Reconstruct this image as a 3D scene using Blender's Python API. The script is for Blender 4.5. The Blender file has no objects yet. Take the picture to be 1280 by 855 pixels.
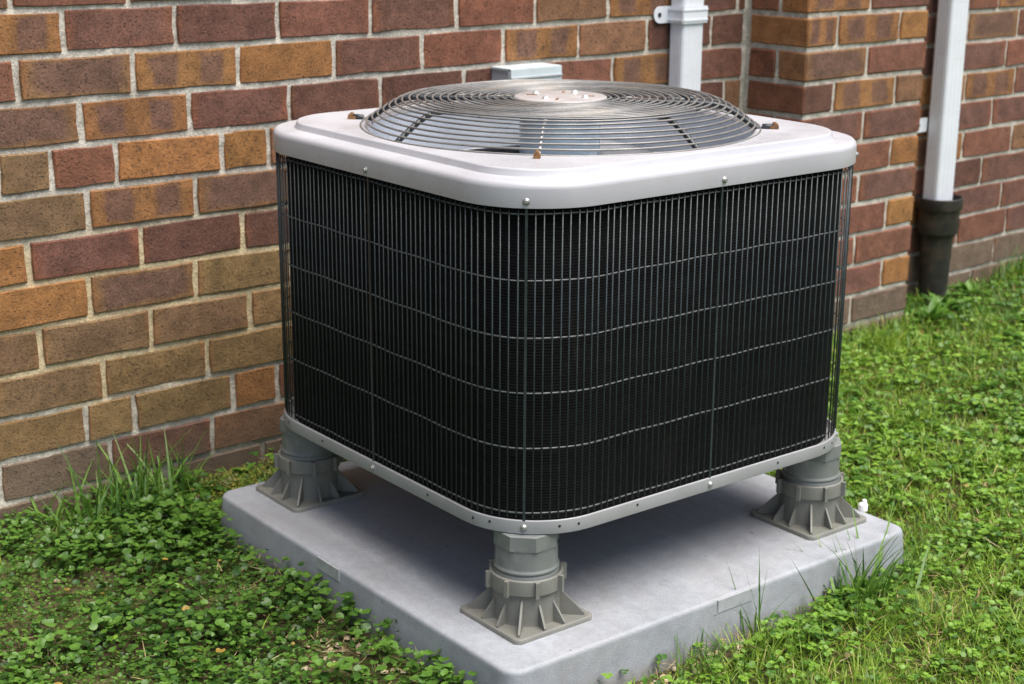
import bpy, math, random
import numpy as np
from math import sin, cos, pi, radians, sqrt, atan2
random.seed(7)
rng = np.random.default_rng(11)
scene = bpy.context.scene
COL = scene.collection

# ------------------------------------------------------------------ camera
CAM = (-0.7567, -2.4480, 1.0455)
cam_d = bpy.data.cameras.new('camera')
cam = bpy.data.objects.new('camera', cam_d)
COL.objects.link(cam)
cam.location = CAM
cam.rotation_mode = 'XYZ'
cam.rotation_euler = (radians(90) - 0.27995, -0.00593, -0.69986)
cam_d.sensor_width = 36.0
cam_d.lens = 36.0 * 1958.8 / 1280.0
cam_d.clip_start = 0.05
cam_d.clip_end = 2000
cam_d.dof.use_dof = True
cam_d.dof.focus_distance = 2.05
cam_d.dof.aperture_fstop = 9.0
scene.camera = cam
scene.render.resolution_x = 1024
scene.render.resolution_y = 684

# ------------------------------------------------------------------ light
SUN_EL, SUN_AZ = radians(69), radians(165)      # azimuth clockwise from +Y
w = bpy.data.worlds.new('World')
scene.world = w
w.use_nodes = True
wn = w.node_tree
bg = wn.nodes['Background']
sky = wn.nodes.new('ShaderNodeTexSky')
sky.sky_type = 'NISHITA'
sky.sun_disc = False
sky.sun_elevation = SUN_EL
sky.sun_rotation = SUN_AZ
sky.air_density = 1.0
sky.dust_density = 3.5
sky.ozone_density = 0.6
wn.links.new(sky.outputs[0], bg.inputs[0])
bg.inputs[1].default_value = 0.085
sl = bpy.data.lights.new('sun', 'SUN')
sl.energy = 2.6
sl.angle = radians(55)
sl.color = (1.0, 0.965, 0.92)
so = bpy.data.objects.new('sun', sl)
COL.objects.link(so)
so.location = (1, -3, 5)
so.rotation_euler = (pi / 2 - SUN_EL, 0, pi - SUN_AZ)
vs = scene.view_settings
vs.view_transform = 'Standard'
vs.look = 'None'
vs.exposure = 1.22
vs.gamma = 1.0
vs.use_curve_mapping = False

# ------------------------------------------------------------------ node helpers
class NT:
    def __init__(s, name):
        s.m = bpy.data.materials.new(name)
        s.m.use_nodes = True
        s.t = s.m.node_tree
        s.b = s.t.nodes['Principled BSDF']
        s.out = s.t.nodes['Material Output']
    def n(s, kind, **kw):
        nd = s.t.nodes.new('ShaderNode' + kind)
        for k, v in kw.items():
            setattr(nd, k, v)
        return nd
    def lk(s, a, b):
        s.t.links.new(a, b)
    def val(s, sock, v):
        if hasattr(v, 'is_linked') or isinstance(v, bpy.types.NodeSocket):
            s.lk(v, sock)
        else:
            sock.default_value = v
    def coord(s, kind='Object'):
        return s.n('TexCoord').outputs[kind]
    def mapping(s, v, scale=(1, 1, 1), loc=(0, 0, 0)):
        m = s.n('Mapping')
        s.lk(v, m.inputs[0])
        s.val(m.inputs['Location'], loc)
        m.inputs['Scale'].default_value = scale
        return m.outputs[0]
    def noise(s, v, scale, detail=3, rough=0.55, dist=0.0):
        nd = s.n('TexNoise')
        s.lk(v, nd.inputs['Vector'])
        nd.inputs['Scale'].default_value = scale
        nd.inputs['Detail'].default_value = detail
        nd.inputs['Roughness'].default_value = rough
        nd.inputs['Distortion'].default_value = dist
        return nd.outputs['Fac']
    def ramp(s, f, a, b, lo=0.0, hi=1.0):
        m = s.n('MapRange', interpolation_type='SMOOTHSTEP')
        s.val(m.inputs[0], f)
        m.inputs[1].default_value = a
        m.inputs[2].default_value = b
        m.inputs[3].default_value = lo
        m.inputs[4].default_value = hi
        return m.outputs[0]
    def math(s, op, a, b=0.0, c=None):
        m = s.n('Math', operation=op)
        s.val(m.inputs[0], a)
        s.val(m.inputs[1], b)
        if c is not None:
            s.val(m.inputs[2], c)
        return m.outputs[0]
    def mix(s, f, a, b, mode='MIX'):
        m = s.n('Mix', data_type='RGBA', blend_type=mode)
        s.val(m.inputs[0], f)
        for i, v in ((6, a), (7, b)):
            if isinstance(v, (tuple, list)):
                m.inputs[i].default_value = (*v[:3], 1)
            else:
                s.lk(v, m.inputs[i])
        return m.outputs[2]
    def scale_col(s, c, f):
        m = s.n('VectorMath', operation='SCALE')
        if isinstance(c, (tuple, list)):
            m.inputs[0].default_value = c[:3]
        else:
            s.lk(c, m.inputs[0])
        s.val(m.inputs['Scale'], f)
        return m.outputs[0]
    def sep(s, v):
        x = s.n('SeparateXYZ')
        s.lk(v, x.inputs[0])
        return x.outputs
    def bump(s, h, strength=0.5, dist=0.002, prev=None):
        b = s.n('Bump')
        b.inputs['Strength'].default_value = strength
        b.inputs['Distance'].default_value = dist
        s.lk(h, b.inputs['Height'])
        if prev is not None:
            s.lk(prev, b.inputs['Normal'])
        s.lk(b.outputs[0], s.b.inputs['Normal'])
        return b.outputs[0]
    def set(s, col=None, rough=None, metal=None, spec=None, coat=None):
        for nm, v in (('Base Color', col), ('Roughness', rough), ('Metallic', metal), ('Specular IOR Level', spec), ('Coat Weight', coat)):
            if v is None:
                continue
            if isinstance(v, (tuple, list)):
                s.b.inputs[nm].default_value = (*v[:3], 1)
            else:
                s.val(s.b.inputs[nm], v)
        return s.m

def m_brick(joined=False):
    t = NT('brick_joined' if joined else 'brick')
    ob = t.coord('Object')
    if joined:
        isl = t.n('NewGeometry').outputs['Random Per Island']
        cr = t.n('ValToRGB')
        els = cr.color_ramp.elements
        cols = [(.128, .061, .046), (.09, .047, .039), (.155, .085, .05), (.22, .11, .048), (.19, .12, .055)]
        els[0].color = (*cols[0], 1)
        els[1].color = (*cols[4], 1)
        for i in (1, 2, 3):
            e = els.new(i / 4)
            e.color = (*cols[i], 1)
        t.lk(isl, cr.inputs[0])
        tint = cr.outputs[0]
        pos = t.coord('Object')
        base = tint
    else:
        tint = t.n('Attribute', attribute_type='OBJECT', attribute_name='tint').outputs['Color']
        fl2 = t.n('Attribute', attribute_type='OBJECT', attribute_name='flash_pair').outputs['Fac']
        fl1 = t.n('Attribute', attribute_type='OBJECT', attribute_name='flash_middle').outputs['Fac']
        rnd = t.n('ObjectInfo').outputs['Random']
        off = t.math('MULTIPLY', rnd, 37.0)
        cb = t.n('CombineXYZ')
        t.lk(off, cb.inputs[0]); t.lk(off, cb.inputs[1]); t.lk(off, cb.inputs[2])
        va = t.n('VectorMath', operation='ADD')
        t.lk(ob, va.inputs[0]); t.lk(cb.outputs[0], va.inputs[1])
        pos = va.outputs[0]
        g = t.coord('Generated')
        wob = t.noise(pos, 22, 3)
        gx = t.math('ADD', t.sep(g)[0], t.math('MULTIPLY', t.math('SUBTRACT', wob, 0.5), 0.16))
        gz = t.math('ADD', t.sep(g)[2], t.math('MULTIPLY', t.math('SUBTRACT', wob, 0.5), 0.3))
        def box(c, hw, soft):
            d = t.math('ABSOLUTE', t.math('SUBTRACT', gx, c))
            return t.ramp(d, hw, hw + soft, 1, 0)
        vz = t.ramp(t.math('ABSOLUTE', t.math('SUBTRACT', gz, .52)), .30, .50, 1, .0)
        pair = t.math('MULTIPLY', t.math('MULTIPLY', t.math('MAXIMUM', box(.27, .10, .07), box(.74, .09, .07)), fl2), vz)
        mid = t.math('MULTIPLY', t.math('MULTIPLY', box(.5, .34, .14), fl1), vz)
        msk = t.math('MAXIMUM', pair, mid)
        base = t.mix(t.math('MULTIPLY', msk, .70), tint, (.120, .066, .057))
        # reddened rim
        d = t.math('MAXIMUM', t.math('MULTIPLY', t.math('ABSOLUTE', t.math('SUBTRACT', gx, .5)), 2.0), 0)
        rim = t.ramp(d, .86, 1.0)
        base = t.mix(t.math('MULTIPLY', rim, .5), base, t.mix(.5, tint, (.30, .10, .035)))
    n1 = t.noise(pos, 30, 4, .6)
    n2 = t.noise(pos, 260, 3, .65)
    n3 = t.noise(pos, 600, 2, .6)
    v = t.math('MULTIPLY', t.ramp(n1, .25, .75, .74, 1.24), t.ramp(n2, .32, .68, .79, 1.21))
    col = t.scale_col(base, v)
    pits = t.ramp(t.noise(pos, 190, 2, .5), .615, .67)
    col = t.mix(t.math('MULTIPLY', pits, .5), col, (.035, .025, .02))
    specks = t.ramp(t.noise(pos, 330, 1, .5), .68, .74)
    col = t.mix(t.math('MULTIPLY', specks, .35), col, (.36, .28, .22))
    smear = t.math('MULTIPLY', t.ramp(t.noise(pos, 11, 5, .7), .60, .78), t.ramp(n2, .4, .7))
    col = t.mix(t.math('MULTIPLY', smear, .28), col, (.30, .25, .20))
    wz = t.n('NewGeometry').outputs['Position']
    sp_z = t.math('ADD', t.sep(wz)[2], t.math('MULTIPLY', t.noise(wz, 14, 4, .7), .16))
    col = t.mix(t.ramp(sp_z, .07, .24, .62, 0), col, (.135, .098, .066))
    h = t.math('SUBTRACT', t.math('ADD', t.math('MULTIPLY', n2, .7), t.math('MULTIPLY', n3, .35)), t.math('MULTIPLY', pits, .8))
    h = t.math('ADD', h, t.math('MULTIPLY', n1, .9))
    t.bump(h, .7, .0026)
    return t.set(col, .88, spec=.3)

def m_mortar():
    t = NT('mortar')
    ob = t.coord('Object')
    n1 = t.noise(ob, 9, 4, .6)
    n2 = t.noise(ob, 220, 3, .7)
    n3 = t.noise(ob, 45, 4, .6)
    col = t.mix(t.ramp(n3, .3, .7), (.43, .395, .33), (.62, .575, .49))
    # old buff pointing lower down on the wall, grey repointing near the foot
    z = t.math('ADD', t.sep(ob)[2], t.math('MULTIPLY', t.math('SUBTRACT', n1, .5), .10))
    buff = t.math('MULTIPLY', t.ramp(z, .44, .52, 1, 0), t.ramp(z, .17, .21))
    x = t.sep(ob)[0]
    buff = t.math('MULTIPLY', buff, t.ramp(x, 1.5, 1.8, 1, 0))
    col = t.mix(t.math('MULTIPLY', buff, .75), col, (.58, .46, .25))
    grey = t.ramp(z, .02, .06, .75, 0)
    col = t.mix(grey, col, (.22, .20, .15))
    col = t.scale_col(col, t.ramp(n2, .3, .7, .72, 1.18))
    dk = t.ramp(t.noise(ob, 28, 5, .7), .62, .72)
    col = t.mix(t.math('MULTIPLY', dk, .45), col, (.12, .11, .09))
    t.bump(t.math('ADD', n2, t.math('MULTIPLY', n3, .8)), .8, .003)
    return t.set(col, .95, spec=.2)

def m_simple(name, col, rough=.5, metal=0., var=.12, scale=40, bump=.0, bscale=300, spec=.5, dirt=None, dirt_amt=.0, dscale=9, dlo=.5, dhi=.75):
    t = NT(name)
    ob = t.coord('Object')
    n1 = t.noise(ob, scale, 4, .6)
    c = t.scale_col(col, t.ramp(n1, .25, .75, 1 - var, 1 + var))
    if dirt:
        d = t.ramp(t.noise(ob, dscale, 5, .65), dlo, dhi)
        c = t.mix(t.math('MULTIPLY', d, dirt_amt), c, dirt)
    r = t.ramp(t.noise(ob, scale * 1.7, 3), .3, .7, max(rough - .1, .05), min(rough + .1, 1))
    if bump:
        t.bump(t.noise(ob, bscale, 3, .6), bump, .001)
    return t.set(c, r, metal, spec)

def m_leaf(name, dark, light, dead, trans=.25, rough=.42):
    t = NT(name)
    a = t.n('Attribute', attribute_name='tint').outputs['Fac']
    col = t.mix(t.ramp(a, 0, .8), dark, light)
    col = t.mix(t.ramp(a, .93, .96), col, dead)
    pos = t.n('NewGeometry').outputs['Position']
    col = t.scale_col(col, t.ramp(t.noise(pos, 160, 2), .3, .7, .8, 1.2))
    t.set(col, rough, spec=.4)
    tr = t.n('BsdfTranslucent')
    t.lk(t.mix(.5, col, t.scale_col(col, 1.6)), tr.inputs[0])
    mx = t.n('MixShader')
    mx.inputs[0].default_value = trans
    t.lk(t.b.outputs[0], mx.inputs[1]); t.lk(tr.outputs[0], mx.inputs[2])
    t.lk(mx.outputs[0], t.out.inputs[0])
    return t.m

def m_ground():
    t = NT('soil')
    ob = t.coord('Object')
    n1 = t.noise(ob, 3, 5, .65)
    n2 = t.noise(ob, 40, 4, .7)
    n3 = t.noise(ob, 190, 3, .7)
    soil = t.mix(t.ramp(n2, .3, .7), (.045, .028, .017), (.10, .065, .038))
    thatch = t.mix(t.ramp(n3, .35, .65), (.06, .07, .02), (.15, .13, .055))
    col = t.mix(t.ramp(n1, .38, .58), soil, thatch)
    far = t.ramp(t.math('ABSOLUTE', t.math('SUBTRACT', t.sep(ob)[0], 1.2)), 3.0, 4.5)
    col = t.mix(far, col, (.07, .12, .025))
    t.bump(t.math('ADD', n2, n3), 1.0, .008)
    return t.set(col, .95, spec=.2)

def m_pad():
    t = NT('pad_composite')
    ob = t.coord('Object')
    n1 = t.noise(ob, 5, 5, .65)
    n2 = t.noise(ob, 60, 4, .6)
    st = t.noise(t.mapping(ob, (26, 3, 26)), 1.0, 4, .6, .6)
    col = t.mix(t.ramp(n1, .3, .7), (.270, .284, .306), (.310, .324, .346))
    col = t.scale_col(col, t.ramp(st, .25, .75, .92, 1.06))
    col = t.scale_col(col, t.ramp(n2, .25, .75, .93, 1.06))
    z = t.sep(ob)[2]
    mud = t.math('MULTIPLY', t.ramp(t.math('ADD', z, t.math('MULTIPLY', n2, .02)), .0, .04, 1, 0), .5)
    col = t.mix(mud, col, (.20, .17, .12))
    brown = t.ramp(t.noise(ob, 13, 5, .7), .64, .76)
    col = t.mix(t.math('MULTIPLY', brown, .32), col, (.24, .15, .085))
    sp = t.ramp(t.noise(ob, 55, 2, .5), .745, .775)
    col = t.mix(t.math('MULTIPLY', sp, .8), col, (.06, .05, .04))
    grit = t.noise(ob, 520, 2, .6)
    col = t.scale_col(col, t.ramp(grit, .3, .7, .90, 1.08))
    dust = t.ramp(t.noise(ob, 2.6, 6, .75, .8), .46, .66)
    col = t.mix(t.math('MULTIPLY', dust, .20), col, (.21, .175, .135))
    t.bump(grit, .45, .0010)
    return t.set(col, t.ramp(n2, .3, .7, .55, .70), spec=.4)

def m_coil():
    t = NT('coil_fins')
    ob = t.coord('Object')
    z = t.sep(ob)[2]
    s1 = t.math('SINE', t.math('MULTIPLY', z, 2 * pi / .0042))
    n = t.noise(t.mapping(ob, (60, 60, 900)), 1.0, 3, .6)
    n2 = t.noise(ob, 24, 3)
    v = t.math('MULTIPLY', t.ramp(s1, -1, 1, .75, 1.15), t.ramp(n, .3, .7, .6, 1.4))
    col = t.scale_col((.0055, .0058, .006), t.math('MULTIPLY', v, t.ramp(n2, .3, .7, .8, 1.2)))
    lint = t.math('MULTIPLY', t.ramp(t.noise(t.mapping(ob, (30, 30, 9)), 1.0, 5, .7), .56, .78), .6)
    col = t.mix(lint, col, (.022, .020, .018))
    t.bump(t.math('ADD', s1, t.math('MULTIPLY', n, 2.0)), .35, .0010)
    return t.set(col, .85, spec=.12)

M = dict(
    brick=m_brick(), brick_far=m_brick(True), mortar=m_mortar(), ground=m_ground(), pad=m_pad(), coil=m_coil(),
    cover=m_simple('painted_steel_cover', (.410, .408, .428), .34, 0, .07, 7, .2, 700, .5, (.27, .24, .215), .38, 16, .52, .85),
    rim=m_simple('painted_steel_pan', (.29, .29, .295), .42, 0, .07, 14, .1, 600, .5, (.22, .19, .16), .4, 12, .55, .8),
    under=m_simple('shade_and_rust_underside', (.055, .048, .042), .7, 0, .3, 14, .2, 200, .3, (.11, .06, .03), .5, 9, .5, .7),  # near-black base painted in to deepen shade under the unit, rust blotches over it
    wire=m_simple('coated_wire', (.024, .033, .034), .42, .0, .25, 60, 0, 300, .5, (.10, .10, .09), .35, 30, .55, .8),
    hoop=m_simple('hoop_wire_skylit', (.11, .12, .12), .36, .2, .2, 60),  # lighter than the uprights: caught sky light painted into the hoop colour
    grille=m_simple('grille_wire', (.20, .195, .185), .36, .25, .2, 40, 0, 300, .5, (.24, .19, .14), .5, 16, .45, .75),
    strut=m_simple('dark_strut', (.022, .026, .03), .4, 0, .2, 50),
    hub=m_simple('hub_plate', (.36, .335, .325), .4, 0, .1, 20, 0, 300, .5, (.30, .22, .17), .5, 30, .5, .75),
    bolt=m_simple('zinc_bolt', (.62, .62, .62), .38, .6, .1, 90),
    screw=m_simple('dull_screw', (.36, .36, .35), .45, .6, .2, 90),
    rust=m_simple('rusty_clip', (.26, .13, .05), .7, .2, .4, 120, .4, 400, .4, (.05, .035, .025), .7, 80, .45, .6),
    motor=m_simple('motor_paint', (.30, .38, .46), .35, .1, .1, 20),
    shroud=m_simple('shroud_steel', (.64, .69, .77), .35, .1, .08, 12),
    blade=m_simple('fan_blade', (.34, .35, .37), .35, .4, .15, 20),
    black=m_simple('black_inside', (.010, .010, .011), .7, 0, .2, 30),
    riser=m_simple('riser_plastic', (.165, .165, .145), .52, 0, .10, 25, .15, 500, .4, (.23, .215, .175), .6, 18, .48, .75),
    tube=m_simple('riser_tube_plastic', (.160, .170, .162), .42, 0, .10, 25, .1, 500, .45, (.33, .32, .30), .4, 18, .5, .75),
    alu=m_simple('white_aluminium', (.66, .68, .72), .33, 0, .05, 10, .08, 300, .5, (.45, .42, .38), .3, 9, .55, .8),
    box=m_simple('disconnect_box_paint', (.52, .58, .60), .4, 0, .05, 20),
    boxside=m_simple('disconnect_box_body', (.42, .44, .46), .4, 0, .05, 20),
    drain=m_simple('black_drain_plastic', (.022, .020, .018), .5, 0, .3, 20, .3, 200, .4, (.085, .065, .045), .65, 14, .42, .66),
    plate=m_simple('edge_plate', (.36, .37, .38), .4, 0, .12, 60, .3, 500),
    white=m_simple('white_plastic', (.72, .70, .68), .5, 0, .06, 40),
    ivy=m_leaf('ground_ivy_leaf', (.021, .066, .009), (.095, .195, .026), (.30, .20, .04), .22, .42),
    clover=m_leaf('clover_leaf', (.036, .108, .008), (.165, .295, .030), (.32, .24, .08), .25, .45),
    grass=m_leaf('grass_blade', (.040, .120, .008), (.225, .335, .030), (.40, .30, .12), .28, .5),
    tuft=m_leaf('tuft_blade', (.045, .120, .014), (.150, .270, .042), (.20, .20, .05), .28, .42),
    thatch=m_leaf('dry_thatch', (.12, .085, .035), (.34, .26, .12), (.42, .36, .22), .1, .8),
    moss=m_leaf('moss', (.075, .085, .012), (.26, .23, .035), (.22, .15, .05), .15, .7),
    chips=m_simple('pale_chips', (.42, .31, .19), .8, 0, .35, 60, .5, 300, .3, (.5, .44, .36), .6, 60, .45, .6),
    weed=m_leaf('broad_weed', (.030, .100, .010), (.125, .250, .030), (.22, .22, .05), .28, .45),
)

# ------------------------------------------------------------------ mesh helpers
class MB:
    def __init__(s):
        s.v = []; s.f = []; s.sm = []
    def add(s, v, f, smooth=False):
        o = len(s.v)
        s.v += [tuple(p) for p in v]
        s.f += [tuple(i + o for i in q) for q in f]
        s.sm += [smooth] * len(f)
        return s
    def box(s, c, d, R=None):
        x, y, z = (k / 2 for k in d)
        v = [(a * x, b * y, e * z) for a in (-1, 1) for b in (-1, 1) for e in (-1, 1)]
        if R:
            v = [(p[0] * cos(R) - p[1] * sin(R), p[0] * sin(R) + p[1] * cos(R), p[2]) for p in v]
        v = [(p[0] + c[0], p[1] + c[1], p[2] + c[2]) for p in v]
        return s.add(v, [(0, 1, 3, 2), (4, 6, 7, 5), (0, 4, 5, 1), (2, 3, 7, 6), (0, 2, 6, 4), (1, 5, 7, 3)])
    def loft(s, rings, closed=True, cap0=False, cap1=False, smooth=True):
        n = len(rings[0])
        v = [p for r in rings for p in r]
        f = []
        for i in range(len(rings) - 1):
            for j in range(n if closed else n - 1):
                k = (j + 1) % n
                f.append((i * n + j, i * n + k, (i + 1) * n + k, (i + 1) * n + j))
        s.add(v, f, smooth)
        o = len(s.v) - len(v)
        if cap0:
            s.f.append(tuple(o + j for j in range(n))[::-1]); s.sm.append(False)
        if cap1:
            s.f.append(tuple(o + (len(rings) - 1) * n + j for j in range(n))); s.sm.append(False)
        return s
    def lathe(s, prof, n=32, c=(0, 0), cap0=False, cap1=False, smooth=True):
        return s.loft([[(c[0] + r * cos(2 * pi * j / n), c[1] + r * sin(2 * pi * j / n), z) for j in range(n)] for r, z in prof], True, cap0, cap1, smooth)
    def tube(s, pts, r, n=6, closed=False, caps=True):
        P = [np.array(p, float) for p in pts]
        rings = []
        m = len(P)
        up = None
        for i in range(m):
            if closed:
                t = P[(i + 1) % m] - P[i - 1]
            else:
                t = P[min(i + 1, m - 1)] - P[max(i - 1, 0)]
            t /= np.linalg.norm(t)
            a = np.array((0, 0, 1.)) if abs(t[2]) < .9 else np.array((1., 0, 0))
            if up is not None:
                a = up
            u = np.cross(t, a); u /= np.linalg.norm(u)
            v = np.cross(u, t); up = v
            rr = r[i] if hasattr(r, '__len__') else r
            rings.append([tuple(P[i] + rr * (u * cos(2 * pi * k / n) + v * sin(2 * pi * k / n))) for k in range(n)])
        if closed:
            rings.append(rings[0])
        return s.loft(rings, True, caps and not closed, caps and not closed)
    def mesh(s, name):
        me = bpy.data.meshes.new(name)
        me.from_pydata(s.v, [], s.f)
        me.polygons.foreach_set('use_smooth', s.sm)
        me.update()
        return me

def link(name, me, mat, parent=None, loc=(0, 0, 0), rz=0, sub=None):
    o = bpy.data.objects.new(name, me)
    COL.objects.link(o)
    if mat is not None and not me.materials:
        me.materials.append(mat)
    o.location = loc
    o.rotation_euler = (0, 0, rz)
    if parent is not None:
        o.parent = parent
    return o
def part(name, mb, mat, parent, wn=False, **kw):
    o = link(name, mb.mesh(name), mat, parent, **kw)
    if wn:
        o.modifiers.new('even_normals', 'WEIGHTED_NORMAL').weight = 90
    return o
def tag(o, label=None, cat=None, group=None, kind=None):
    if label: o['label'] = label
    if cat: o['category'] = cat
    if group: o['group'] = group
    if kind: o['kind'] = kind
    return o
def thing(name, label, cat, loc=(0, 0, 0), rz=0, group=None):
    o = bpy.data.objects.new(name, None)
    COL.objects.link(o)
    o.empty_display_size = .1
    o.location = loc
    o.rotation_euler = (0, 0, rz)
    return tag(o, label, cat, group)
def np_mesh(name, V, F, tint=None, smooth=True):
    """V (n,3) F (m,3) triangles"""
    me = bpy.data.meshes.new(name)
    me.vertices.add(len(V)); me.vertices.foreach_set('co', np.ascontiguousarray(V, dtype=np.float32).ravel())
    me.loops.add(F.size); me.loops.foreach_set('vertex_index', np.ascontiguousarray(F, dtype=np.int32).ravel())
    me.polygons.add(len(F))
    me.polygons.foreach_set('loop_start', np.arange(0, F.size, 3, dtype=np.int32))
    me.polygons.foreach_set('loop_total', np.full(len(F), 3, dtype=np.int32))
    me.polygons.foreach_set('use_smooth', np.full(len(F), smooth))
    if tint is not None:
        a = me.attributes.new('tint', 'FLOAT', 'POINT')
        a.data.foreach_set('value', np.ascontiguousarray(tint, dtype=np.float32))
    me.update(calc_edges=True)
    return me
def vnoise(x, y, s, seed=0):
    r = np.random.default_rng(100 + seed)
    o = np.zeros_like(x)
    for i in range(7):
        a = r.uniform(0, 2 * pi); f = s * r.uniform(.6, 1.6); ph = r.uniform(0, 9)
        b = r.uniform(0, 2 * pi)
        o += np.sin((x * cos(a) + y * sin(a)) * f + ph + .8 * np.sin((x * cos(b) + y * sin(b)) * f * .7 + ph * 2))
    return o / 7 * 1.9          # about -1..1

# ------------------------------------------------------------------ ground
PAD_C, PAD_H, YAW = (0.8446, -0.6631), 0.4039, -0.0379
def ground_z(x, y):
    return .006 * vnoise(x, y, 5, 1) + .003 * vnoise(x, y, 19, 2)
gx = np.concatenate([[-900, -200, -50, -12, -5], np.arange(-2.5, 5.5, .04), [7, 14, 50, 200, 900]])
gy = np.concatenate([[-900, -200, -50, -12, -6], np.arange(-4.0, .30, .04), [.6, 2, 10, 50, 200, 900]])
X, Y = np.meshgrid(gx, gy)
Z = np.where((np.abs(X) < 6) & (np.abs(Y) < 5), ground_z(X, Y), 0) - .004
nx, ny = len(gx), len(gy)
idx = np.arange(nx * ny).reshape(ny, nx)
q = np.stack([idx[:-1, :-1], idx[:-1, 1:], idx[1:, 1:], idx[1:, :-1]], -1).reshape(-1, 4)
F = np.concatenate([q[:, [0, 1, 2]], q[:, [0, 2, 3]]])
g = link('ground', np_mesh('ground', np.stack([X, Y, Z], -1).reshape(-1, 3), F), M['ground'])
tag(g, 'brown soil and thatch under the lawn', 'ground', kind='structure')

# ------------------------------------------------------------------ brick walls
CH = 0.0746           # course height
BED = 0.0108          # joint
S = 0.2032
TINT = dict(M=(.168, .071, .045), D=(.122, .056, .039), O=(.278, .128, .044), B=(.195, .100, .052), Y=(.212, .130, .056),
            S=(.243, .115, .044), G=(.150, .104, .074), R=(.195, .078, .045), F=(.205, .110, .050), T=(.190, .115, .053))
def brick_front(L, H, D, seed):
    """chamfered brick, rough outline; face at y=0, body behind; 48 triangles"""
    r = random.Random(seed)
    per = [(-.5, -.5), (-.17, -.5), (.17, -.5), (.5, -.5), (.5, 0), (.5, .5), (.17, .5), (-.17, .5), (-.5, .5), (-.5, 0)]
    out, inn, bak = [], [], []
    for (a, b) in per:
        ja, jb = r.uniform(-.0018, .0014), r.uniform(-.0018, .0014)
        x, z = a * L + ja, b * H + jb
        c = r.uniform(.0008, .0022)
        out.append((x, c + r.uniform(0, .0012), z))
        inn.append((x - np.sign(a) * c if abs(a) > .3 else x, r.uniform(-.0006, .0006), z - np.sign(b) * c))
        bak.append((x, D, z))
    mb = MB()
    n = 10
    mb.add(inn + out + bak, [tuple(range(n))] + [(j, n + j, n + (j + 1) % n, (j + 1) % n) for j in range(n)] +
           [(n + j, 2 * n + j, 2 * n + (j + 1) % n, n + (j + 1) % n) for j in range(n)])
    return mb.mesh('brick')
def chamfer_box(dx, dy, dz, c, seed, name):
    r = random.Random(seed)
    V = {}
    vs_ = []
    for sx in (-1, 1):
        for sy in (-1, 1):
            for sz in (-1, 1):
                j = [r.uniform(-.0011, .0011) for _ in range(3)]
                cc = c * r.uniform(.6, 1.5)
                P = (sx * dx / 2 + j[0], sy * dy / 2 + j[1], sz * dz / 2 + j[2])
                for ax in range(3):
                    p = [P[k] - (0 if k == ax else (sx, sy, sz)[k] * cc) for k in range(3)]
                    V[(sx, sy, sz, ax)] = len(vs_)
                    vs_.append(p)
    f = []
    for ax in range(3):
        for s_ in (-1, 1):
            o = [k for k in range(3) if k != ax]
            loop = []
            for (a, b) in ((-1, -1), (1, -1), (1, 1), (-1, 1)):
                k = [0, 0, 0]; k[ax] = s_; k[o[0]] = a; k[o[1]] = b
                loop.append(V[(*k, ax)])
            f.append(tuple(loop))
    for ax in range(3):       # edges parallel to ax
        o = [k for k in range(3) if k != ax]
        for a in (-1, 1):
            for b in (-1, 1):
                k0 = [0, 0, 0]; k0[o[0]] = a; k0[o[1]] = b
                k1 = list(k0); k0[ax] = -1; k1[ax] = 1
                f.append((V[(*k0, o[0])], V[(*k1, o[0])], V[(*k1, o[1])], V[(*k0, o[1])]))
    for sx in (-1, 1):
        for sy in (-1, 1):
            for sz in (-1, 1):
                f.append(tuple(V[(sx, sy, sz, k)] for k in range(3)))
    me = MB().add(vs_, f).mesh(name)
    import bmesh
    bm = bmesh.new(); bm.from_mesh(me)
    bmesh.ops.recalc_face_normals(bm, faces=bm.faces)
    bm.to_mesh(me); bm.free()
    return me
BH = CH - BED
STRETCH = [brick_front(S - BED, BH, .06, i) for i in range(7)]
HEADER = [brick_front(.098 - BED, BH, .06, 40 + i) for i in range(4)]
def brick_props(o, t):
    base = TINT[t]
    k = random.uniform(.90, 1.12)
    o['tint'] = tuple(float(min(1, c * k * random.uniform(.975, 1.025))) for c in base)
    o['flash_pair'] = 1.0 if t == 'S' else 0.0
    o['flash_middle'] = {'F': 1.0, 'B': random.choice([.0, .5]), 'M': random.choice([0, .5, .8]), 'T': .35}.get(t, 0.0)
def put_brick(parent, x0, x1, zc, t, h=BH, y=0.0):
    L = x1 - x0
    if L > .14:
        me = random.choice(STRETCH); L0 = S - BED
    else:
        me = random.choice(HEADER); L0 = .098 - BED
    if not me.materials:
        me.materials.append(M['brick'])
    o = bpy.data.objects.new('brick', me)
    COL.objects.link(o)
    o.parent = parent
    o.location = ((x0 + x1) / 2, y + random.uniform(-.0012, .0012), zc + random.uniform(-.0006, .0006))
    o.scale = (L / L0, 1, h / BH)
    o.rotation_euler = (random.uniform(-.006, .006), random.uniform(-.004, .004), random.uniform(-.004, .004))
    brick_props(o, t)
    return o
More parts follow.
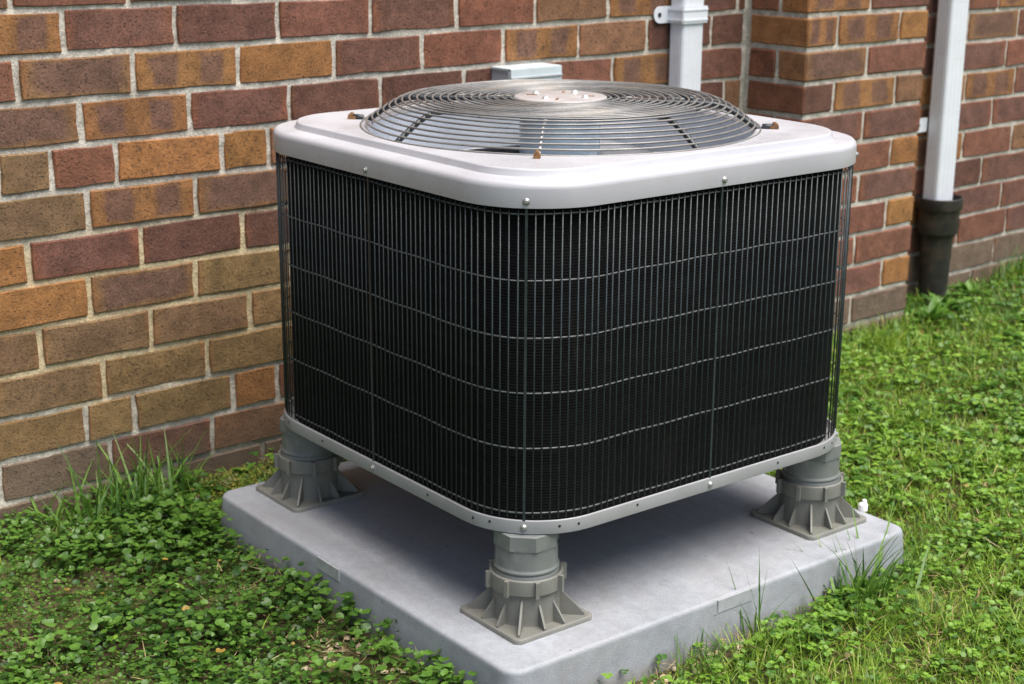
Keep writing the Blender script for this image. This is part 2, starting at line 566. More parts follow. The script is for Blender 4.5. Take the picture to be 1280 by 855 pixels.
def mortar_sheet(x0, x1, z0, z1, y, thick, step=.0065, seed=3):
    """front face of the jointing, uneven, with a slab behind"""
    xs = np.linspace(x0, x1, max(2, int((x1 - x0) / step)))
    zs = np.linspace(z0, z1, max(2, int((z1 - z0) / step)))
    X, Zz = np.meshgrid(xs, zs)
    Yy = y + .0011 * vnoise(X, Zz, 130, seed) + .0009 * vnoise(X, Zz, 330, seed + 1) + .0012 * vnoise(X, Zz, 28, seed + 2)
    V = np.stack([X, Yy, Zz], -1).reshape(-1, 3)
    id_ = np.arange(len(V)).reshape(len(zs), len(xs))
    q = np.stack([id_[:-1, :-1], id_[:-1, 1:], id_[1:, 1:], id_[1:, :-1]], -1).reshape(-1, 4)
    F = np.concatenate([q[:, [0, 1, 2]], q[:, [0, 2, 3]]])
    n = len(V)
    B = np.array([(a, b, c) for a in (x0, x1) for b in (y + .004, y + thick) for c in (z0, z1)])
    bf = np.array([(0, 1, 3), (0, 3, 2), (4, 6, 7), (4, 7, 5), (2, 3, 7), (2, 7, 6), (1, 5, 7), (1, 7, 3), (0, 2, 6), (0, 6, 4)]) + n
    return np_mesh('mortar', np.concatenate([V, B]), np.concatenate([F, bf]), smooth=True)
def brick_field(name, spans, parent, y=0.0):
    """courses outside the photograph, joined"""
    V, F = [], []
    for (x0, x1, z0, z1) in spans:
        o = len(V)
        a, b = y + random.uniform(-.001, .001), y + .05
        c = .0025
        V += [(x0 + c, a, z0 + c), (x1 - c, a, z0 + c), (x1 - c, a, z1 - c), (x0 + c, a, z1 - c), (x0, a + c, z0), (x1, a + c, z0), (x1, a + c, z1), (x0, a + c, z1),
              (x0, b, z0), (x1, b, z0), (x1, b, z1), (x0, b, z1)]
        qd = [(0, 1, 2, 3)] + [(j, 4 + j, 4 + (j + 1) % 4, (j + 1) % 4) for j in range(4)] + [(4 + j, 8 + j, 8 + (j + 1) % 4, 4 + (j + 1) % 4) for j in range(4)]
        for q_ in qd:
            F += [(o + q_[0], o + q_[1], o + q_[2]), (o + q_[0], o + q_[2], o + q_[3])]
    ob = link(name, np_mesh(name, np.array(V), np.array(F), smooth=False), M['brick_far'], parent)
    ob['kind'] = 'stuff'
    return ob
def row_z(k):         # centre height of course k
    return .785 - (k - 1) * CH + CH / 2
INNER = 2.012
PIL_Y = -0.178
PIL_X1 = 2.456

wall = thing('brick_wall', 'mottled red and brown brick wall running behind the condenser unit', 'wall')
link('mortar', mortar_sheet(-.35, INNER + .01, -.06, .96, .0045, .22), M['mortar'], wall)
# first joint of each course and the bricks read off the photograph, left to right from that joint
ROWS = {
    0: (.269, 'MM' 'MRM' 'MBMSM'),
    1: (.354, 'MMMMRBSMM'),
    2: (.270, 'FSOMRSBMDD'),
    3: (.373, 'SMMMDMSMM'),
    4: None,
    5: (.375, 'SFOMBMMSM'),
    6: (.265, 'MMMBMSMOMM'),
    7: (.368, 'FYBMMOMMB'),
    8: (.274, 'TTYBMMSMMO'),
    9: (.383, 'YYTMBMMSM'),
    10: None,
    11: (.183, 'GMBMMGMMBMM'),
    12: (.288, 'GGGGGGGGGG'),
}
LEFT = {0: 'MB', 1: 'BS', 2: 'MM', 3: 'MF', 5: 'BT', 6: 'BO', 7: 'BO', 8: 'BT', 9: 'BT', 11: 'MM', 12: 'GG'}
for k, spec in ROWS.items():
    z = row_z(k)
    if spec is None:   # every sixth course alternates stretchers and headers
        u = [-.08, .125, .225] + ([.316, .432, .637, .732] if k == 4 else [.345, .437, .638, .733])
        ts = list('BOB' 'BMOO') if k == 4 else list('BYO' 'YTYO')
        if k == 10:
            u[1:3] = [.045, .142]
        e = u[-1]; i = 0
        ts = ts[:len(u) - 1]
        while e < INNER - .05:
            e += .2032 if i % 2 == 0 else .100
            u.append(min(e, INNER)); ts.append(random.choice('MMBOSD')); i += 1
        if u[-1] - u[-2] < .03:
            u.pop(-2)
        if k == 4:
            ts[2], ts[3], ts[4], ts[5] = 'T', 'R', 'O', 'O'
        else:
            ts[2], ts[3], ts[4], ts[5] = 'Y', 'Y', 'Y', 'O'
    else:
        u0, s_ = spec
        u = [u0 - 2 * S, u0 - S] + [u0 + i * S for i in range(len(s_) + 1)]
        ts = list(LEFT[k]) + list(s_)
        u = [a for a in u if a < INNER - .03] + [INNER]
        ts = ts[:len(u) - 1]
        while len(ts) < len(u) - 1:
            ts.append('M')
    for a, b, t in zip(u[:-1], u[1:], ts):
        if t == 'M' and random.random() < .25:
            t = 'D'
        put_brick(wall, a + BED / 2 + random.uniform(-.001, .001), b - BED / 2 + random.uniform(-.001, .001) - (.006 if b == INNER else 0), z, t)
sp = []
for k in range(-26, 13):
    z = row_z(k)
    off = (k % 2) * S / 2
    for i in range(-14, 13):
        x0 = off + i * S; x1 = x0 + S
        vis = 0 <= k <= 12
        lim = -.10 if vis else INNER
        if vis and x1 > -.16:
            continue
        x1 = min(x1, INNER)
        if x1 - x0 < .03:
            continue
        sp.append((x0 + BED / 2, x1 - BED / 2, z - BH / 2, z + BH / 2))
brick_field('brick_field', sp, wall)
mb = MB().box(((-2.7 - .35) / 2, .116, 1.3), (2.35, .216, 2.72)).box(((-.35 + INNER + .01) / 2, .116, (.96 + 2.66) / 2), (INNER + .36, .216, 1.70))
part('mortar', mb, M['mortar'], wall)

# pilaster
pil = thing('brick_pilaster', 'projecting brick pier with sharp corner between the two downspouts', 'pier')
def put_box_brick(parent, x0, x1, y0, y1, zc, t, seed, h=BH):
    me = chamfer_box(x1 - x0, y1 - y0, h, .0028, seed, 'brick')
    me.materials.append(M['brick'])
    o = bpy.data.objects.new('brick', me)
    COL.objects.link(o)
    o.parent = parent
    o.location = ((x0 + x1) / 2, (y0 + y1) / 2, zc)
    o.rotation_euler = (0, 0, random.uniform(-.004, .004))
    brick_props(o, t)
    return o
PB = {0: 'BOMM', 1: 'MOSM', 2: 'SOSO', 3: 'MOFM', 4: 'DRSB', 5: 'MMMM', 6: 'MMMO', 7: 'BMRM', 8: 'MMMO', 9: 'MMMM', 10: 'MMMO', 11: 'GGGG', 12: 'GGGG'}
hd = .108
px0, px1 = INNER, PIL_X1
for k in range(-8, 13):
    z = row_z(k)
    c = PB.get(k, random.choice(['MMMM', 'BOSM', 'MRFO', 'DMMB']))
    if k % 2 == 0:
        put_box_brick(pil, px0, px0 + hd - BED / 2, PIL_Y, -.010, z, c[0], 300 + k)
        o = put_brick(pil, px0 + hd + BED / 2, px1 - hd + .0 - BED / 2, z, c[2], y=PIL_Y)
        put_box_brick(pil, px1 - hd + BED / 2, px1, PIL_Y, -.04, z, c[3], 330 + k)
    else:
        me_ = random.choice(HEADER)
        put_box_brick(pil, px0 + .0, px0 + .095, -.0875, -.010, z, c[0], 360 + k)
        put_box_brick(pil, px0, (px0 + px1) / 2 - BED / 2, PIL_Y, -.0875 - BED, z, c[2], 390 + k)
        put_box_brick(pil, (px0 + px1) / 2 + BED / 2, px1, PIL_Y, -.06, z, c[3], 420 + k)
cw = .0048
def mortar_block(x0, x1, y0, y1, z0, z1):
    """three uneven faces: front (-y), left (-x), right (+x)"""
    Vs, Fs, n = [], [], 0
    def grid(fn, a0, a1, step):
        nonlocal n
        A = np.linspace(a0, a1, max(2, int((a1 - a0) / step)))
        zz = np.linspace(z0, z1, max(2, int((z1 - z0) / step)))
        P, Q = np.meshgrid(A, zz)
        N = .0010 * vnoise(P, Q, 130, 5) + .0008 * vnoise(P, Q, 330, 6)
        N[:, 0] = N[:, -1] = 0
        V = fn(P, Q, N).reshape(-1, 3)
        id_ = np.arange(len(V)).reshape(P.shape) + n
        q = np.stack([id_[:-1, :-1], id_[:-1, 1:], id_[1:, 1:], id_[1:, :-1]], -1).reshape(-1, 4)
        Fs.append(np.concatenate([q[:, [0, 1, 2]], q[:, [0, 2, 3]]])); Vs.append(V); n += len(V)
    grid(lambda P, Q, N: np.stack([P, y0 + N, Q], -1), x0, x1, .0065)
    grid(lambda P, Q, N: np.stack([x0 + N, P, Q], -1), y0, y1, .0065)
    grid(lambda P, Q, N: np.stack([x1 + N, P, Q], -1), y0, y1, .02)
    return np_mesh('mortar', np.concatenate(Vs), np.concatenate(Fs))
link('mortar', mortar_block(px0 + cw, px1 - cw, PIL_Y + cw, .01, -.06, 1.54), M['mortar'], pil)
part('mortar', MB().box(((px0 + px1) / 2, (PIL_Y + .01) / 2 + .002, (1.54 + 2.66) / 2), (px1 - px0 - .01, .18, 1.12)), M['mortar'], pil)
sp = []
for k in range(-26, -8):
    z = row_z(k)
    xs_ = [px0, px0 + hd, px1 - hd, px1] if k % 2 == 0 else [px0, (px0 + px1) / 2, px1]
    for a, b in zip(xs_[:-1], xs_[1:]):
        sp.append((a + (BED / 2 if a > px0 else 0), b - (BED / 2 if b < px1 else 0), z - BH / 2, z + BH / 2))
brick_field('brick_field', sp, pil, PIL_Y)

# wall beyond the pier
wall2 = thing('brick_wall', 'stretch of brick wall beside the black drain pipe, beyond the projecting pier', 'wall')
RWY = -.03
link('mortar', mortar_sheet(PIL_X1 - .06, 4.1, -.06, .99, RWY + .0045, .22, .0075, 9), M['mortar'], wall2)
CH2 = CH * 1.05
S2 = .2315
J2 = [2.975, 3.077, 3.032, 3.086, 2.989, 3.098, 2.965, 3.073, 3.107, 3.059, 2.96]
T2 = ['MSM', 'FMM', 'MMO', 'SMM', 'MMR', 'MBM', 'DMS', 'MMM', 'MMM', 'RGG', 'GGG']
for i, j0 in enumerate(J2):
    zt = .785 - (.46 + (i - 1) * 1.05) * CH
    z = zt - CH2 / 2
    a = j0 - 3 * S2
    n = 0
    while a < 4.0:
        b = a + S2
        x0, x1 = max(a + BED / 2, PIL_X1 - .05), b - BED / 2
        if x1 - x0 > .03:
            q_ = int(round((a - j0) / S2)) + 1
            t = T2[i][q_] if 0 <= q_ < 3 else random.choice('MMBDOSFM')
            if i == 9 or i == 10:
                t = 'G'
            put_brick(wall2, x0, x1, z, t, CH2 - BED, RWY)
        a = b
sp = []
for k in range(1, 24):
    z = .785 - (.46 - 1.05 * (k + .5)) * CH + CH2 * .0
    for i in range(-1, 7):
        x0 = 2.6 + (k % 2) * S2 / 2 + i * S2
        sp.append((max(x0, PIL_X1 - .05) + BED / 2, x0 + S2 - BED / 2, z - CH2 / 2 + BED / 2, z + CH2 / 2 - BED / 2))
brick_field('brick_field', sp, wall2, RWY)
part('mortar', MB().box(((PIL_X1 - .06 + 4.1) / 2, RWY + .116, (.99 + 2.66) / 2), (4.16 - PIL_X1, .216, 1.67)), M['mortar'], wall2)

# ------------------------------------------------------------------ pad
def rsq(h, r, z, N=480):
    """rounded square sampled by angle"""
    out = []
    for i in range(N):
        th = 2 * pi * (i + .5) / N
        c, s_ = cos(th), sin(th)
        k = h / max(abs(c), abs(s_))
        x, y = k * c, k * s_
        m = h - r
        if abs(x) > m and abs(y) > m:
            cx_, cy_ = math.copysign(m, c), math.copysign(m, s_)
            b = c * cx_ + s_ * cy_
            k = b + sqrt(max(0, b * b - (cx_ * cx_ + cy_ * cy_ - r * r)))
            x, y = k * c, k * s_
        out.append((x, y, z))
    return out
def circ(r, z, N=480):
    return [(r * cos(2 * pi * (i + .5) / N), r * sin(2 * pi * (i + .5) / N), z) for i in range(N)]
pad = thing('equipment_pad', 'low square grey composite pad lying in the grass under the condenser', 'pad', (*PAD_C, 0), YAW)
P = PAD_H
rings = [rsq(P + .006, .030, -.03), rsq(P + .004, .028, .02), rsq(P, .026, .0628), rsq(P - .0006, .0255, .0660), rsq(P - .0020, .025, .0683), rsq(P - .0042, .024, .0696), rsq(P - .0070, .022, .07),
         rsq(P - .06, .02, .0702), rsq(.15, .02, .0702)]
part('slab', MB().loft(rings, cap1=True), M['pad'], pad, wn=True)
# cast plates on the rim
for (side, along) in ((0, None), (1, None)):
    pass
def pad_local(x, y):
    dx, dy = x - PAD_C[0], y - PAD_C[1]
    c, s_ = cos(-YAW), sin(-YAW)
    return dx * c - dy * s_, dx * s_ + dy * c
l1 = pad_local(.443, -.603); l2 = pad_local(.836, -1.066)
part('edge_plate', MB().box((-P - .0008, l1[1], .0590), (.0030, .062, .019)), M['plate'], pad)
part('edge_plate', MB().box((l2[0], -P - .0008, .0590), (.070, .0030, .019)), M['plate'], pad)

# ------------------------------------------------------------------ riser feet
UC = (0.8589, -0.6475)
UW, UR = 0.7086 / 2, 0.1259
FD, PS = 0.2926, 0.1370
RIM0, RIM1 = .2055, .2270
def make_riser():
    root = thing('riser_foot', 'x', 'riser foot')
    z0 = .0
    hs = PS / 2
    part('base_plate', MB().loft([rsq(hs, .006, z0 - .001, 64), rsq(hs, .006, z0 + .0055, 64), rsq(hs - .0015, .005, z0 + .007, 64), rsq(hs - .006, .004, z0 + .0055, 64), rsq(.02, .004, z0 + .0055, 64)], cap1=True), M['riser'], root)
    part('socket', MB().lathe([(.0490, .005), (.0480, .012), (.0470, .05), (.0515, .0505), (.0520, .052), (.0520, .0715), (.0505, .0735), (.0480, .0735), (.0465, .071), (.0465, .04)], 48), M['riser'], root, wn=True)
    for i in range(12):
        a = pi / 4 + i * 2 * pi / 12
        ca, sa = cos(a), sin(a)
        ext = (hs - .004) / max(abs(ca), abs(sa))
        ext = min(ext, .082)
        th = .0015
        ht = .046 if i % 3 == 0 else .038
        pr = [(.0455, .004), (ext, .004), (ext, .009), (.0455, ht)]
        v = []
        for sgn in (-1, 1):
            for (r_, z) in pr:
                v.append((ca * r_ - sa * th * sgn, sa * r_ + ca * th * sgn, z))
        part('gusset', MB().add(v, [(0, 1, 2, 3), (7, 6, 5, 4), (0, 4, 5, 1), (1, 5, 6, 2), (2, 6, 7, 3), (3, 7, 4, 0)]), M['riser'], root)
    for i in range(8):
        a = pi / 8 + i * 2 * pi / 8
        part('collar_rib', MB().box((.0540 * cos(a), .0540 * sin(a), .0615), (.0085, .0055, .0235), a), M['riser'], root)
    tb = part('tube', MB().lathe([(.0465, .06), (.0465, .0755), (.0445, .0765), (.0445, .0785), (.0462, .0795), (.0462, .0825), (.0445, .0835), (.0442, .086), (.0438, .112), (.0448, .113), (.0448, .1145)], 48), M['tube'], root, wn=True)
    mb = MB()
    mb.loft([[(r_ * cos(2 * pi * (j + .5) / 8), r_ * sin(2 * pi * (j + .5) / 8), z) for j in range(8)] for r_, z in ((.0470, .1135), (.0470, .1345), (.044, .1355), (.01, .1355))], smooth=False)
    part('octagonal_cap', mb, M['tube'], root)
    return root
def copy_tree(o, parent=None):
    c = o.copy()
    COL.objects.link(c)
    c.parent = parent
    for ch in list(o.children):
        copy_tree(ch, c)
    return c
def unit_pt(x, y, z=0):
    c, s_ = cos(YAW), sin(YAW)
    return (UC[0] + c * x - s_ * y, UC[1] + s_ * x + c * y, z)
riser = make_riser()
spots = [(-1, -1, 'grey plastic riser foot under the screwed rounded corner, amid open pad'),
         (-1, 1, 'shaded grey plastic riser foot on the pad corner beside the brick wall and moss'),
         (1, -1, 'grey plastic riser foot beside the small white cap on the pad'),
         (1, 1, 'grey plastic riser foot hidden under the condenser by the brick wall')]
for i, (sx, sy, lab) in enumerate(spots):
    o = riser if i == 0 else copy_tree(riser)
    o.location = unit_pt(sx * FD, sy * FD, .0703)
    o.rotation_euler = (0, 0, YAW)
    tag(o, lab, 'riser foot', 'riser feet on the pad')

# ------------------------------------------------------------------ condenser
ac = thing('condenser_unit', 'square outdoor air conditioning condenser with black wire guard and pale domed top', 'air conditioner', (*UC, 0), YAW)
H = UW
# base pan
pan = part('base_pan', MB().loft([rsq(H - .012, UR - .012, RIM0 + .004), rsq(H - .003, UR - .003, RIM0), rsq(H, UR, RIM0 + .002), rsq(H, UR, RIM1 - .002), rsq(H - .0015, UR - .0015, RIM1), rsq(H - .004, UR - .004, RIM1 - .001), rsq(H - .006, UR - .006, RIM0 + .012), rsq(.04, .03, RIM0 + .012)], cap1=True), M['rim'], ac, wn=True)
part('pan_underside', MB().loft([rsq(H - .012, UR - .012, RIM0 + .0041), rsq(.04, .03, RIM0 + .0041)], cap1=True), M['under'], pan)
# coil
part('coil', MB().loft([rsq(H - .017, UR - .017, RIM0 + .012), rsq(H - .017, UR - .017, .664)]), M['coil'], ac)
part('inner_deck', MB().loft([rsq(H - .010, UR - .010, .6645), circ(.297, .664)]), M['black'], ac)
part('fan_floor', MB().loft([circ(.2935, .56), circ(.02, .56)]), M['black'], ac)
# cover
HC = H + .002
rings = [rsq(H - .012, UR - .012, .668), rsq(HC - .003, UR, .6555), rsq(HC, UR + .002, .6565), rsq(HC, UR + .002, .6805), rsq(HC - .0012, UR + .001, .6855), rsq(HC - .0045, UR - .002, .6892), rsq(HC - .009, UR - .006, .6905),
         rsq(HC - .0300, UR - .020, .6908), rsq(HC - .0315, UR - .021, .6914), rsq(HC - .0335, UR - .022, .6985), rsq(HC - .0350, UR - .024, .7003), rsq(HC - .0375, UR - .026, .7010), circ(.3015, .7012), circ(.297, .6995), circ(.295, .695)]
cov = part('top_cover', MB().loft(rings), M['cover'], ac, wn=True)
part('fan_shroud', MB().loft([circ(.2951, .6945), circ(.2945, .68), circ(.293, .56)]), M['shroud'], ac)
def on_rsq(h, r, ang):
    c, s_ = cos(ang), sin(ang)
    k = h / max(abs(c), abs(s_)); x, y = k * c, k * s_
    m = h - r
    if abs(x) > m and abs(y) > m:
        cx_, cy_ = math.copysign(m, c), math.copysign(m, s_)
        b = c * cx_ + s_ * cy_
        k = b + sqrt(max(0, b * b - (cx_ * cx_ + cy_ * cy_ - r * r)))
        x, y = k * c, k * s_
    return x, y
def perim(h, r, n):
    """n points evenly spaced along the rounded square, with outward normals; starts at middle of +x side"""
    seg = 2 * (h - r); arc = r * pi / 2
    tot = 4 * (seg + arc)
    out = []
    for i in range(n):
        d = tot * i / n
        d = (d + seg / 2) % tot
        k = int(d // (seg + arc)); e = d - k * (seg + arc)
        if e <= seg:
            x, y, nx_, ny_ = h, -seg / 2 + e, 1, 0
        else:
            a = (e - seg) / r
            x, y, nx_, ny_ = h - r + r * cos(a), h - r + r * sin(a), cos(a), sin(a)
        for _ in range(k):
            x, y, nx_, ny_ = -y, x, -ny_, nx_
        out.append((x, y, atan2(ny_, nx_)))
    return out
# wire guard
guard = bpy.data.objects.new('wire_guard', None); COL.objects.link(guard); guard.parent = ac
HG, RG = H - .0030, UR - .003
NW = 224
rod = MB().lathe([(.00112, .229), (.00112, .653)], 6, cap0=True, cap1=True).mesh('upright_wire'); rod.materials.append(M['wire'])
strap = MB().box((0, 0, (.214 + .668) / 2), (.0018, .0034, .668 - .214)).mesh('strap'); strap.materials.append(M['wire'])
for i, (x, y, a) in enumerate(perim(HG, RG, NW)):
    if i % 28 == 0:
        continue
    o = link('upright_wire', rod, None, guard, (x + random.uniform(-.00025, .00025), y + random.uniform(-.00025, .00025), 0))
    o.rotation_euler = (random.uniform(-.0008, .0008), random.uniform(-.0008, .0008), a)
for i, (x, y, a) in enumerate(perim(HG + .0012, RG, 8)):
    link('strap', strap, None, guard, (x, y, 0), a)
loop = perim(HG - .0022, RG - .002, 144)
for z in (.2360, .3287, .4062, .4821, .5597, .648):
    mb = MB().tube([(x, y, z + .0006 * sin(j * .9)) for j, (x, y, a) in enumerate(loop)], .00120, 6, closed=True)
    part('hoop_wire', mb, M['hoop'], guard)
# screws: top flange and pan, at straps
scr = MB().lathe([(.0048, 0), (.0048, .0010), (.0032, .0013), (.0032, .0034), (.0022, .004)], 12, cap1=True).mesh('screw'); scr.materials.append(M['screw'])
for (x, y, a) in perim(H, UR, 8):
    for z, e in ((.6655, .002), (.2165, 0.0)):
        o = link('screw', scr, None, cov if z > .5 else pan, (x + e * cos(a), y + e * sin(a), z))
        o.rotation_euler = (0, pi / 2, a)
hole = MB().lathe([(.0019, -.002), (.0019, .0006)], 10, cap1=True).mesh('punched_hole'); hole.materials.append(M['black'])
ring_ = perim(H, UR, 640)
for c_ in (80, 240, 400, 560):
    for d_ in (-45, -19, -12, 12, 19, 45):
        x, y, a = ring_[(c_ + d_) % 640]
        o = link('punched_hole', hole, None, pan, (x, y, .2185 + random.uniform(-.001, .001)))
        o.rotation_euler = (0, pi / 2, a)
# fan grille
gr = bpy.data.objects.new('fan_grille', None); COL.objects.link(gr); gr.parent = ac
prof = [(.3065, .7015), (.2975, .708), (.2890, .7140), (.2805, .7200), (.2715, .7258), (.2625, .7312), (.2530, .7360), (.2430, .7396), (.2320, .7415)]
r_ = .2320
while r_ > .078:
    r_ -= .01185
    prof.append((r_, .7417 + .0008 * (.232 - r_) / .16))
for r_, z in prof:
    part('ring_wire', MB().tube([(r_ * cos(2 * pi * j / 96), r_ * sin(2 * pi * j / 96), z + .0005 * sin(5 * j * 2 * pi / 96 + r_ * 90)) for j in range(96)], .00165, 6, closed=True), M['grille'], gr)
spoke = [(r_, z - .0045) for r_, z in prof[::-1]]
spoke = [(.055, .7375)] + spoke + [(.3105, .7045), (.327, .7050)]
for i in range(8):
    a = i * pi / 4 + (0 if i % 2 else 0)
    corner = i % 2 == 1
    sp_ = spoke if corner else spoke[:-2]
    rr = .0022 if i == 5 else .0044
    part('spoke', MB().tube([(q_ * cos(a), q_ * sin(a), z) for q_, z in sp_], rr, 8), M['bolt'] if i == 5 else M['strut'], gr)
    if corner:
        mb = MB().box((0, 0, .003), (.013, .009, .006)).box((.002, 0, .007), (.007, .007, .003))
        cl = part('clip', mb, M['rust'], gr, loc=(.327 * cos(a), .327 * sin(a), .7005), rz=a)
        bt = part('clip_bolt', MB().lathe([(.0032, .008), (.0032, .0105), (.0022, .0112)], 6, cap1=True), M['rust'], cl)
hub = part('hub_plate', MB().lathe([(.070, .7375), (.072, .7405), (.0715, .7435), (.069, .7445), (.02, .7448)], 48, cap1=True), M['hub'], gr)
for i in range(4):
    a = i * pi / 2 + .35
    part('hub_bolt', MB().lathe([(.0062, .7446), (.0062, .7456), (.0044, .7458), (.0044, .7480), (.003, .7487)], 12, (.044 * cos(a), .044 * sin(a)), cap1=True), M['bolt'], hub)
    part('slot', MB().box((.044 * cos(a + .42), .044 * sin(a + .42), .7452), (.017, .0035, .001), a + .42), M['rust'], hub)
part('fan_motor', MB().lathe([(.0, .737), (.058, .737), (.0625, .733), (.0625, .60), (.058, .592), (0, .59)], 40), M['motor'], ac)
fan = bpy.data.objects.new('fan', None); COL.objects.link(fan); fan.parent = ac
part('fan_hub', MB().lathe([(.07, .640), (.07, .615), (.02, .610)], 32, cap0=True, cap1=True), M['blade'], fan)
for i in range(4):
    a0 = i * pi / 2 + .3
    rows_ = []
    for j in range(7):
        r_ = .065 + (.280 - .065) * j / 6
        hwid = .30 + .28 * sin(j / 6 * pi * .6)
        tw = .035 - .012 * j / 6
        rows_.append([(r_ * cos(a0 + t_ * hwid + .25 * j / 6), r_ * sin(a0 + t_ * hwid + .25 * j / 6), .628 + tw * t_ + .006 * (1 - t_ * t_)) for t_ in np.linspace(-1, 1, 9)])
    mb = MB().loft(rows_, closed=False)
    o = part('fan_blade', mb, M['blade'], fan)
    sm_ = o.modifiers.new('thick', 'SOLIDIFY'); sm_.thickness = .002

# ------------------------------------------------------------------ downspouts, boxes
def downspout(label, x0, x1, y0, y1, z0, z1, strap_z, tab_len, band=True):
    t = thing('downspout', label, 'downspout', ((x0 + x1) / 2, (y0 + y1) / 2, z0))
    hx, hy = (x1 - x0) / 2, (y1 - y0) / 2
    ring = []
    def corr(n, length):
        return [(-length + 2 * length * i / n, (.0007 if (i // 2) % 2 else 0)) for i in range(n + 1)]
    nseg = 14
    cr = .009
    for (u, d) in corr(nseg, hx - cr): ring.append((u, -hy - d * -1 * 1 + 0))
    for a in (-60, -30): ring.append((hx - cr + cr * cos(radians(a)), -hy + cr + cr * sin(radians(a))))
    for (u, d) in corr(nseg, hy - cr): ring.append((hx - d, u))
    for a in (30, 60): ring.append((hx - cr + cr * cos(radians(a)), hy - cr + cr * sin(radians(a))))
    for (u, d) in corr(nseg, hx - cr): ring.append((-u, hy - d))
    for a in (120, 150): ring.append((-hx + cr + cr * cos(radians(a)), hy - cr + cr * sin(radians(a))))
    for (u, d) in corr(nseg, hy - cr): ring.append((-hx + d, -u))
    for a in (210, 240): ring.append((-hx + cr + cr * cos(radians(a)), -hy + cr + cr * sin(radians(a))))
    L = z1 - z0
    zs_ = [0, L * .25, L * .5, L * .75, L]
    part('pipe', MB().loft([[(x, y, z) for x, y in ring] for z in zs_], smooth=False), M['alu'], t)
    # strap band
    zc = strap_z - z0
    e = .003
    sec = [(-hx - e, hy), (-hx - e, -hy - e), (hx + e, -hy - e), (hx + e, hy)]
    mb = MB()
    for sgn, (pa, pb) in enumerate(zip(sec[:-1], sec[1:])):
        cx_, cy_ = (pa[0] + pb[0]) / 2, (pa[1] + pb[1]) / 2
        dx, dy = abs(pb[0] - pa[0]), abs(pb[1] - pa[1])
        mb.box((cx_, cy_, zc), (max(dx, .0025) + .001, max(dy, .0025), .036))
        mb.box((cx_ * 1.03, cy_ * 1.03, zc + .011), (max(dx, .004) + .001, max(dy, .004), .004))
        mb.box((cx_ * 1.03, cy_ * 1.03, zc - .011), (max(dx, .004) + .001, max(dy, .004), .004))
    if band:
        part('strap', mb, M['alu'], t)
    # tab with rounded end against the wall
    n = 14
    pl = [(-hx - e, -.018)] + [(-hx - tab_len + .018 * (1 - sin(pi * j / n)) * 1 - .0, -.018 * cos(pi * j / n)) for j in range(n + 1)] + [(-hx - e, .018)]
    mb = MB().loft([[(x, hy - .003, zc + z) for x, z in pl], [(x, hy - .0005, zc + z) for x, z in pl]], cap0=True, cap1=True, smooth=False)
    part('strap_tab', mb, M['alu'], t)
    h_ = part('tab_hole', MB().lathe([(.005, 0), (.005, .0012)], 12, cap0=True, cap1=True), M['black'], t, loc=(-hx - tab_len + .016, hy - .0032, zc))
    h_.rotation_euler = (pi / 2, 0, 0)
    return t
downspout('white ribbed downspout with strap on the brick wall behind the condenser', 1.752, 1.820, -.047, -.003, .0, 2.4, .790, .048)
downspout('white ribbed downspout dropping into the black drain pipe', 2.665, 2.742, -.098, -.050, .255, 2.4, .475, .055, False)
dr = thing('drain_pipe', 'black plastic drain pipe with flared collar rising from the grass', 'drain pipe', (2.705, -.080, 0))
part('pipe', MB().lathe([(.036, -.05), (.0395, .10), (.0425, .175), (.045, .19)], 40), M['drain'], dr)
part('collar', MB().lathe([(.043, .183), (.0475, .186), (.0535, .196), (.0545, .255), (.060, .257), (.0605, .284), (.0585, .286), (.0555, .286), (.054, .26), (.052, .20)], 40), M['drain'], dr, wn=True)
part('cap_disc', MB().lathe([(.053, .225), (.01, .225)], 40, cap1=True), M['black'], dr)

bx = thing('electrical_box', 'pale blue grey electrical box on the brick wall behind the fan grille', 'electrical box', (1.318, 0, .707))
part('body', MB().box((0, -.028, -.11), (.128, .056, .22)), M['boxside'], bx)
lid = part('lid', MB().box((0, -.0595, -.095), (.134, .010, .19)).box((0, -.031, -.0005), (.134, .062, .004)), M['box'], bx)
part('lid_edge', MB().box((0, -.0655, -.017), (.134, .0035, .003)), M['boxside'], lid)
part('conduit', MB().lathe([(.012, -.70), (.012, -.2)], 16, (.0, -.03)), M['boxside'], bx)

mb = MB().lathe([(.008, 0), (.008, .009), (.007, .0115), (.003, .013)], 16, cap1=True)
mb.lathe([(.004, .011), (.004, .016), (.003, .0175)], 12, (.003, 0), cap1=True)
cp = part('pipe_cap', mb, M['white'], None, loc=(1.238, -.985, .0700))
tag(cp, 'tiny white plastic cap lying on the pad beside a riser foot', 'cap')

# ------------------------------------------------------------------ planting
CAMXY = np.array(CAM[:2])
def free_mask(x, y, m=0.0):
    dx, dy = x - PAD_C[0], y - PAD_C[1]
    c, s_ = cos(-YAW), sin(-YAW)
    a, b = dx * c - dy * s_, dx * s_ + dy * c
    inpad = (np.abs(a) < PAD_H + .008 + m) & (np.abs(b) < PAD_H + .008 + m)
    inw = (y > -.006 - m) & (x < INNER)
    inp = (x > INNER - .006 - m) & (x < PIL_X1 + .006 + m) & (y > PIL_Y - .006 - m)
    inr = (x >= PIL_X1) & (y > RWY - .006 - m)
    dr_ = (x - 2.705) ** 2 + (y + .08) ** 2 < (.042 + m) ** 2
    return ~(inpad | inw | inp | inr | dr_)
def scatter(n, x0, x1, y0, y1, m=0.0):
    x = rng.uniform(x0, x1, n); y = rng.uniform(y0, y1, n)
    k = free_mask(x, y, m)
    return x[k], y[k]
